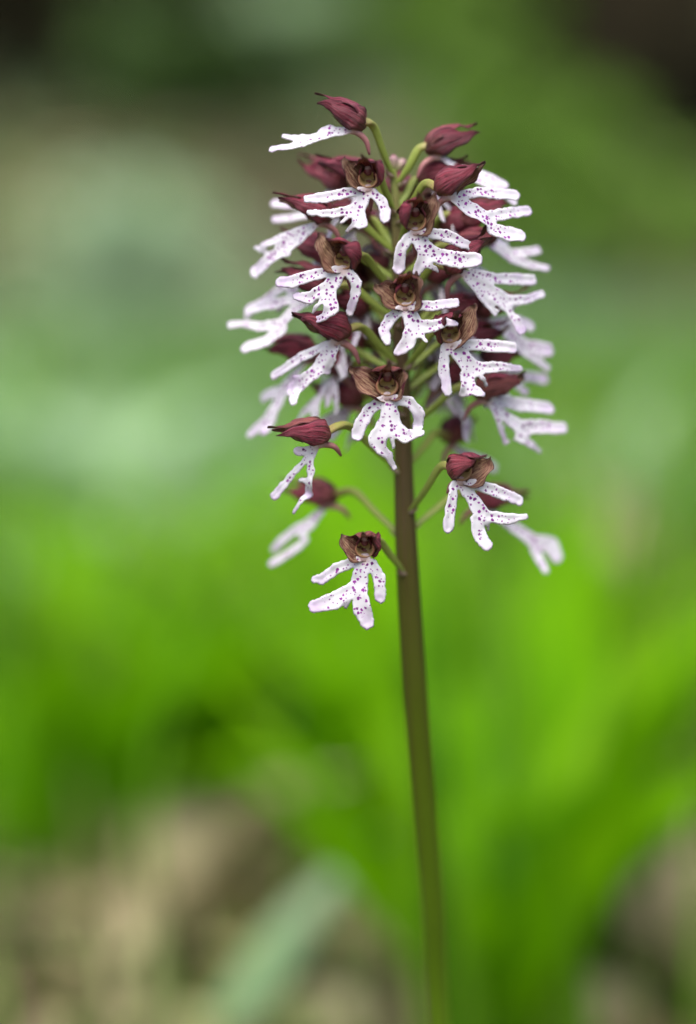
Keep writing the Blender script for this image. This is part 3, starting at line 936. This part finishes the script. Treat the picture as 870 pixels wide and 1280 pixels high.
LIME = [leaf_mesh('leaf', 1.0, 0.17 + 0.04 * (i % 3), 0.35 + 0.25 * i, M_LIME, (0.1, 0.95), n=15, m=6, seed=i) for i in range(4)]
PALE = [leaf_mesh('leaf', 1.0, 0.30 + 0.06 * (i % 3), 0.7 + 0.25 * i, M_SKYLIT_PALELEAF, (0.2, 0.9), seed=i + 9) for i in range(4)]
DARKL = [leaf_mesh('leaf', 1.0, 0.30 + 0.06 * (i % 3), 0.7 + 0.25 * i, M_SHRUB, (0.2, 0.9), seed=i + 19) for i in range(4)]


def shaded_hollow():  # darkest dead-leaf tones paint the shade of a hollow in the grass
    p = gp(790, 930)
    tuft('hollow_shade_tuft', p.x, p.y, 0.11, 14, [leaf_mesh('leaf', 1.0, 0.5, 0.9 + .3 * i, M_DEAD, (0.0, 0.25), seed=i + 80) for i in range(3)], 'dark brown tuft of dead leaves standing in for a shaded hollow among the grass', 'plant', None, tilt=(10, 60), seed=99)


def tuft(name, x, y, size, count, meshes, label, cat, group, tilt=(5, 40), seed=0, rise=0.0):
    rn = random.Random(seed)
    root = empty(name, (x, y, gz(x, y)))
    tag(root, label, cat, group)
    for i in range(count):
        me = meshes[rn.randrange(len(meshes))]
        o = obj('leaf', me, root)
        s = size * rn.uniform(0.65, 1.1)
        o.scale = (s, s, s)
        a = i * 2.4 + rn.uniform(-.4, .4)
        o.rotation_euler = (0, R(rn.uniform(*tilt)), a)
        r = size * 0.06 * rn.random()
        o.location = (math.cos(a) * r, math.sin(a) * r, -0.012 + rise * rn.random())
    return root


LIME_SPOTS = [(60, 0.62), (200, 0.80), (330, 0.95), (430, 0.72), (560, 0.85), (640, 0.70), (250, 1.15), (480, 1.10), (120, 1.0), (390, 1.3), (600, 1.2), (700, 1.0), (30, 1.35), (300, 1.5), (520, 1.5), (730, 0.66),
              (620, 0.36), (690, 0.44), (575, 0.50), (520, 0.60), (480, 0.78), (270, 0.72), (140, 0.74), (0, 0.85), (365, 0.66), (660, 0.56)]
for i, (px, y) in enumerate(LIME_SPOTS):
    p = at(px, 640, y)
    tuft('leafy_tuft', p.x, y, random.uniform(0.18, 0.25) * (0.72 if y > 0.98 else 1), 12, LIME[:2] if y < 0.55 else LIME, 'lush lime green tuft of upright strap leaves growing behind the orchid', 'plant', 'lime green tufts behind the orchid', seed=i, tilt=(3, 24) if y < 0.55 else (5, 36))

PALE_SPOTS = [(150, 470, 0.2), (40, 440, 0.16), (820, 560, 0.15), (740, 600, 0.13), (430, 700, 0.12), (380, 560, 0.2)]
for i, (px, py, s) in enumerate(PALE_SPOTS):
    p = gp(px, py + 20)
    tuft('pale_herb', p.x, p.y, s, 18, PALE, 'pale green glossy leaved herb, sky glow painted into its leaves, in the blurred woodland floor', 'herb', 'pale herbs on the woodland floor', tilt=(15, 65), seed=40 + i)


for i, (px, y, s) in enumerate([(60, 1.05, .20), (130, 1.45, .24), (10, 1.6, .20), (190, 1.25, .15), (95, 1.9, .24), (840, 1.2, .2), (770, 1.35, .2), (400, 0.95, .15)]):
    p = at(px, 640, y)
    tuft('pale_herb', p.x, y, s, 18, PALE, 'pale green broad leaved herb, sky glow painted into its leaves, rising among the lime green tufts', 'herb', 'pale herbs among the tufts', tilt=(10, 55), seed=140 + i)


# grass and litter as stuff
def grass(name, pts, hrange, wd, mat, label, lean=0.5, shade=(0, 1), seed=3):
    rg = np.random.default_rng(seed)
    N = len(pts); n = 5
    h = rg.uniform(*hrange, N); ang = rg.uniform(0, 2 * np.pi, N); le = rg.uniform(0.1, lean, N) * 1.6
    wdt = wd * rg.uniform(0.6, 1.3, N); sh = rg.uniform(*shade, N)
    base = np.array([(x, y, gz(x, y) - 0.006) for x, y in pts])
    fx, fy = np.cos(ang), np.sin(ang); sx, sy = -fy, fx
    V = np.zeros((N, 2 * n, 3)); A = np.zeros((N, 2 * n))
    px = np.zeros(N); pz = np.zeros(N)
    for i in range(n):
        s = i / (n - 1); a = le * s ** 1.2
        if i: px = px + np.sin(a) * h / (n - 1); pz = pz + np.cos(a) * h / (n - 1)
        half = wdt * 0.5 * (1 - s ** 2 * 0.95)
        for k, sg in enumerate((-1, 1)):
            V[:, 2 * i + k, 0] = base[:, 0] + fx * px + sx * half * sg
            V[:, 2 * i + k, 1] = base[:, 1] + fy * px + sy * half * sg
            V[:, 2 * i + k, 2] = base[:, 2] + pz
            A[:, 2 * i + k] = sh
    V = V.reshape(-1, 3)
    st = (np.arange(N) * 2 * n)[:, None, None] + np.array([[2 * i, 2 * i + 1, 2 * i + 3, 2 * i + 2] for i in range(n - 1)])[None]
    me = bpy.data.meshes.new(name)
    me.from_pydata(V, [], st.reshape(-1, 4).tolist())
    me.materials.append(mat)
    at_ = me.attributes.new('shade', 'FLOAT', 'POINT'); at_.data.foreach_set('value', A.ravel().astype(np.float32))
    o = obj(name, me)
    tag(o, label, 'grass', kind='stuff')
    return o


def scatter(n, y0, y1, spread, dens, seed):
    rg = random.Random(seed); out = []
    while len(out) < n:
        y = y0 + (y1 - y0) * rg.random() ** 1.3
        x = rg.uniform(-1, 1) * (spread + 0.42 * (y + 0.6))
        if rg.random() < dens(x, y): out.append((x, y))
    return out


HOLES = [(gp(px, py), r) for px, py, r in [(250, 1150, .10), (60, 1240, .12), (120, 1150, .08), (400, 1200, .10), (790, 900, .06), (470, 1260, .06), (330, 1270, .10), (200, 1279, .10)]]


def lush(x, y):
    if x < 0.03 and y < 0.47: return 0.0
    if x < 0.03 and y < 0.56: return 0.07
    d = 0.65 + 1.6 * noise.noise(Vector((x * 2.2, y * 2.2, 9.0)))
    for h, r in HOLES:
        d -= 2.2 * math.exp(-((x - h.x) ** 2 + (y - h.y) ** 2) / (r * r))
    return max(0.012, min(1, d))


grass('grass', scatter(15000, 0.30, 2.3, 0.25, lush, 5), (0.07, 0.19), 0.007, M_GRASS, 'bright green meadow grass filling the ground behind the orchid', seed=6)
grass('dull_grass', scatter(14000, 1.5, 4.6, 0.5, lambda x, y: max(0.03, min(1, 0.25 + 0.8 * noise.noise(Vector((x * 1.3, y * .9, 3.0))) + 0.6 * patch_sum(MOSS, x, y) - patch_sum(BARE, x, y))), 7), (0.05, 0.13), 0.010, M_PALEGRASS, 'greyish green grass farther back on the woodland floor', seed=8)


def tall(x, y):
    if x < 0.03 and y < 0.5: return 0.0
    return max(0.03, min(1, (0.75 if x > 0.03 else 0.02) + 0.7 * noise.noise(Vector((x * 7, y * 3, 2.0)))))


grass('tall_grass', scatter(300, 0.30, 0.85, 0.10, tall, 51), (0.14, 0.27), 0.0085, M_GRASS, 'tall single grass blades standing between the orchid and the tufts', lean=0.35, shade=(0, .75), seed=52)


def bareland(x, y):
    return 1 if x < 0.02 else 0.5


grass('dry_grass', scatter(2600, 0.30, 0.80, 0.15, bareland, 31), (0.02, 0.075), 0.006, M_DRYGRASS, 'thin greyish green and straw coloured stalks on the bare ground', seed=32)


def litter():
    rg = random.Random(21)
    V, F, S = [], [], []
    for (x, y) in scatter(11000, 0.2, 7.5, 0.4, lambda x, y: 1, 22):
        L = rg.uniform(0.02, 0.05); W = L * rg.uniform(0.4, 0.7); a = rg.uniform(0, 6.28)
        z = gz(x, y) + rg.uniform(0.002, 0.02); sh = rg.random()
        tx, ty = rg.uniform(-.5, .5), rg.uniform(-.5, .5); b = len(V)
        for (u, v) in ((-1, 0), (-.3, -.9), (.4, -.8), (1, 0), (.4, .8), (-.3, .9), (0, 0)):
            lx, ly = u * L, v * W
            lz = lx * tx + ly * ty + (abs(v) * W * 0.5)
            V.append((x + lx * math.cos(a) - ly * math.sin(a), y + lx * math.sin(a) + ly * math.cos(a), z + lz)); S.append(sh + rg.uniform(-.1, .1))
        for k in range(6): F.append((b + k, b + (k + 1) % 6, b + 6))
    o = obj('leaf_litter', mesh_from('leaf_litter', V, F, M_DEAD, {'shade': ('FLOAT', S)}, smooth=False))
    tag(o, 'brown fallen leaves scattered over the woodland ground', 'leaf litter', kind='stuff')


litter()


shaded_hollow()

# broad pale blade leaning across the lower left
def blade(name, P0, P1, width, sag, mat, label, cat):
    mid = P0.lerp(P1, .5) + Vector((0, 0, sag))
    V, F, A = sepal_mesh([P0, P0.lerp(mid, .55) + Vector((0, 0, sag * .25)), mid, P1.lerp(mid, .45) + Vector((0, 0, sag * .25)), P1], width, Vector((0.1, -0.75, 0.65)), theta=R(25), n=16, m=4, thick=0.3, prof=[.5, .8, 1, 1, .9, .6, .3, .05], wr=0)
    A = {'shade': ('FLOAT', [0.6 + 0.2 * noise.noise(Vector(v) * 30) for v in V])}
    root = empty(name, P0)
    tag(root, label, cat)
    obj('leaf', mesh_from('leaf', [Vector(v) - P0 for v in V], F, mat, A), root)


g0 = at(225, 1270, 0.37)
blade('bent_leaf', Vector((g0.x, g0.y, gz(g0.x, g0.y) - .006)), at(478, 1040, 0.41), 0.021, 0.010, M_PALEGRASS, 'broad pale blue green leaf leaning diagonally over the dry ground', 'leaf')

def twig():
    a, b = at(735, 1080, 0.52), at(655, 800, 0.60)
    a = Vector((a.x, a.y, gz(a.x, a.y) - .01))
    root = empty('twig', a)
    tag(root, 'thin grey dead twig leaning in the grass beside the brown hollow', 'twig')
    V, F, S = tube([Vector((0, 0, 0)), (b - a) * .5 + Vector((.006, 0, .004)), b - a], [.0042, .0036, .002], 14, 8, lobes=3, twist=5)
    st = obj('twig_stem', mesh_from('twig_stem', V, F, M_BARK), root)
    m_ = (b - a) * .62
    V, F, S = tube([m_, m_ + Vector((.02, 0, .03)), m_ + Vector((.03, .01, .07))], [.002, .0016, .0008], 8, 6)
    obj('side_shoot', mesh_from('side_shoot', V, F, M_BARK), st)


twig()

# dry leaves lying upright among the grass
for i, (px, py, sz, lab) in enumerate([(255, 1110, 0.13, 'beige withered leaf standing among stalks left of the pale leaning leaf'), (830, 1190, 0.10, 'tan withered leaf low in the grass by the dark hollow'), (800, 745, 0.16, 'pale straw coloured withered leaf above the brown hollow'), (470, 1230, 0.07, 'small buff withered leaf on the soil by the orchid stem')]):
    g = gp(px, min(1270, py + 90))
    root = empty('withered_leaf', (g.x, g.y, gz(g.x, g.y)))
    tag(root, lab, 'leaf', 'withered leaves')
    for k in range(3):
        o = obj('leaf_blade', leaf_mesh('leaf_blade', sz * (1 - .18 * k), sz * 0.55, 0.9 + .2 * k, M_DEAD, (0.5, 1.0), fold=0.35, seed=60 + i * 3 + k), root)
        o.rotation_euler = (0, R(12 + 9 * k), 2.1 * k + i); o.location.z = -0.008


# ------------------------------------------------------------------ shrubs and trees behind
def foliage(name, c, rad, count, leaf, mat, seed, parent, shade=(0, 1)):
    rg = random.Random(seed)
    V, F, S = [], [], []
    clumps = []
    for _ in range(max(6, count // 60)):
        d = Vector((rg.gauss(0, 1), rg.gauss(0, 1), rg.gauss(0, 1))).normalized() * rg.random() ** 0.4
        clumps.append((Vector((d.x * rad[0], d.y * rad[1], d.z * rad[2])), rg.random()))
    for _ in range(count):
        q, sh = clumps[rg.randrange(len(clumps))]
        p = Vector(c) + q + Vector((rg.gauss(0, 1), rg.gauss(0, 1), rg.gauss(0, 1))) * 0.2 * min(rad)
        a = Vector((rg.uniform(-1, 1), rg.uniform(-1, 1), rg.uniform(-.7, .5))).normalized()
        b = a.cross(Vector((rg.uniform(-1, 1), rg.uniform(-1.4, .6), rg.uniform(.1, 1)))).normalized()
        L = leaf * rg.uniform(.6, 1.2); k = len(V); s = shade[0] + (shade[1] - shade[0]) * (0.6 * sh + 0.4 * rg.random())
        up = a.cross(b)
        V += [p - a * L, p - b * L * .42 + up * L * .1, p + a * L - up * L * .15, p + b * L * .42 + up * L * .1]
        S += [s] * 4
        F.append((k, k + 1, k + 2, k + 3))
    return obj(name, mesh_from(name, V, F, mat, {'shade': ('FLOAT', S)}), parent)


def shrub(x, y, r, hgt, mat, label, seed, leaf=0.05, count=1400, shade=(0.35, 1)):
    rn = random.Random(seed)
    root = empty('shrub', (x, y, gz(x, y)))
    tag(root, label, 'shrub', 'shrubs behind the clearing')
    for k in range(4):
        a = k * 1.6 + rn.random()
        e = Vector((math.cos(a) * r * .5, math.sin(a) * r * .5, hgt * .75))
        V, F, S = tube([Vector((0, 0, -.05)), e * 0.4 + Vector((0, 0, .06)), e], [0.016, 0.011, 0.004], 8, 6)
        obj('stem', mesh_from('stem', V, F, M_BARK), root)
    foliage('foliage', (0, 0, hgt * .55), (r, r * .8, hgt * .48), count, leaf, mat, seed, root, shade)


for i, (px, py, r, h, mt, lab) in enumerate([
        (375, 105, .13, .20, M_SKYLIT_PALELEAF, 'light green leafy shrub on the bank above the top flower'),
        (560, 130, .24, .26, M_MIDLEAF, 'fresh green shrub on the bank right of the top flower'),
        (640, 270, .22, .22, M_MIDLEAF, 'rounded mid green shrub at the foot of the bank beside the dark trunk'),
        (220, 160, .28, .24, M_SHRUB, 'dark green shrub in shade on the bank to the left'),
        (150, 405, .14, .22, M_SKYLIT_PALELEAF, 'light green bush with sky light painted into its leaves on the left'),
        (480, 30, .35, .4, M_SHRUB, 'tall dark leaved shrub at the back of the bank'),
        (60, 120, .30, .36, M_DEEPSHADE, 'blackish brown twiggy bush, deep shade put into its colour, on the left of the bank'),
        (215, 50, .20, .26, M_DEEPSHADE, 'small blackish bush, deep shade put into its colour, behind the dark green shrub'),
        (690, 60, .20, .26, M_DEEPSHADE, 'small blackish bush, deep shade put into its colour, beside the fresh green shrub'),
        (850, 190, .20, .24, M_DEEPSHADE, 'blackish brown bush, deep shade put into its colour, at the foot of the thick trunk'),
        (740, 360, .26, .20, M_MIDLEAF, 'low mid green shrub spreading below the dark trunk')]):
    p = gp(px, py)
    shrub(p.x, p.y, r, h, mt, lab, 300 + i, leaf=0.035, shade=(0.75, 1.2) if mt is M_SKYLIT_PALELEAF else (0.0, 0.8) if mt is M_DEEPSHADE else (0.35, 1))  # lightest tones paint the sky glow, darkest the deep shade


def tree(x, y, rad, hgt, label, seed):
    rn = random.Random(seed)
    z = gz(x, y)
    root = empty('tree', (x, y, z))
    tag(root, label, 'tree', 'trees at the back of the bank')
    lean = Vector((rn.uniform(-.3, .3), rn.uniform(-.1, .3), 0))
    top = lean + Vector((0, 0, hgt))
    V, F, S = tube([Vector((0, 0, -.2)), Vector((0, 0, .25)), lean * .3 + Vector((0, 0, hgt * .4)), top], [rad * 1.7, rad * 1.15, rad, rad * .8, rad * .3], 20, 16, lobes=5, twist=1.5, lobe_amp=.06)
    tr = obj('trunk', mesh_from('trunk', V, F, M_BARK), root)
    for k in range(6):
        a = k * 1.1 + rn.random(); b = lean * (.5) + Vector((0, 0, hgt * (.5 + .07 * k)))
        e = b + Vector((math.cos(a) * 1.3, math.sin(a) * 1.3, .9))
        V, F, S = tube([b, b.lerp(e, .5) + Vector((0, 0, -.1)), e], [rad * .35, rad * .22, rad * .06], 8, 7)
        obj('limb', mesh_from('limb', V, F, M_BARK), tr)
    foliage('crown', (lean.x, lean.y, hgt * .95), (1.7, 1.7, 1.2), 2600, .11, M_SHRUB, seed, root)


for i, (px, y, rad, lab) in enumerate([(810, 4.4, .17, 'thick dark trunked tree standing on the bank to the right'), (20, 5.0, .15, 'dark trunked tree on the bank to the far left'), (235, 5.6, .16, 'dark tree at the back of the bank behind the shaded shrub'), (665, 5.9, .14, 'tree far back on the bank between the green shrub and the thick trunk')]):
    p = at(px, 100, y)
    tree(p.x, y, rad, 4.6, lab, 500 + i)
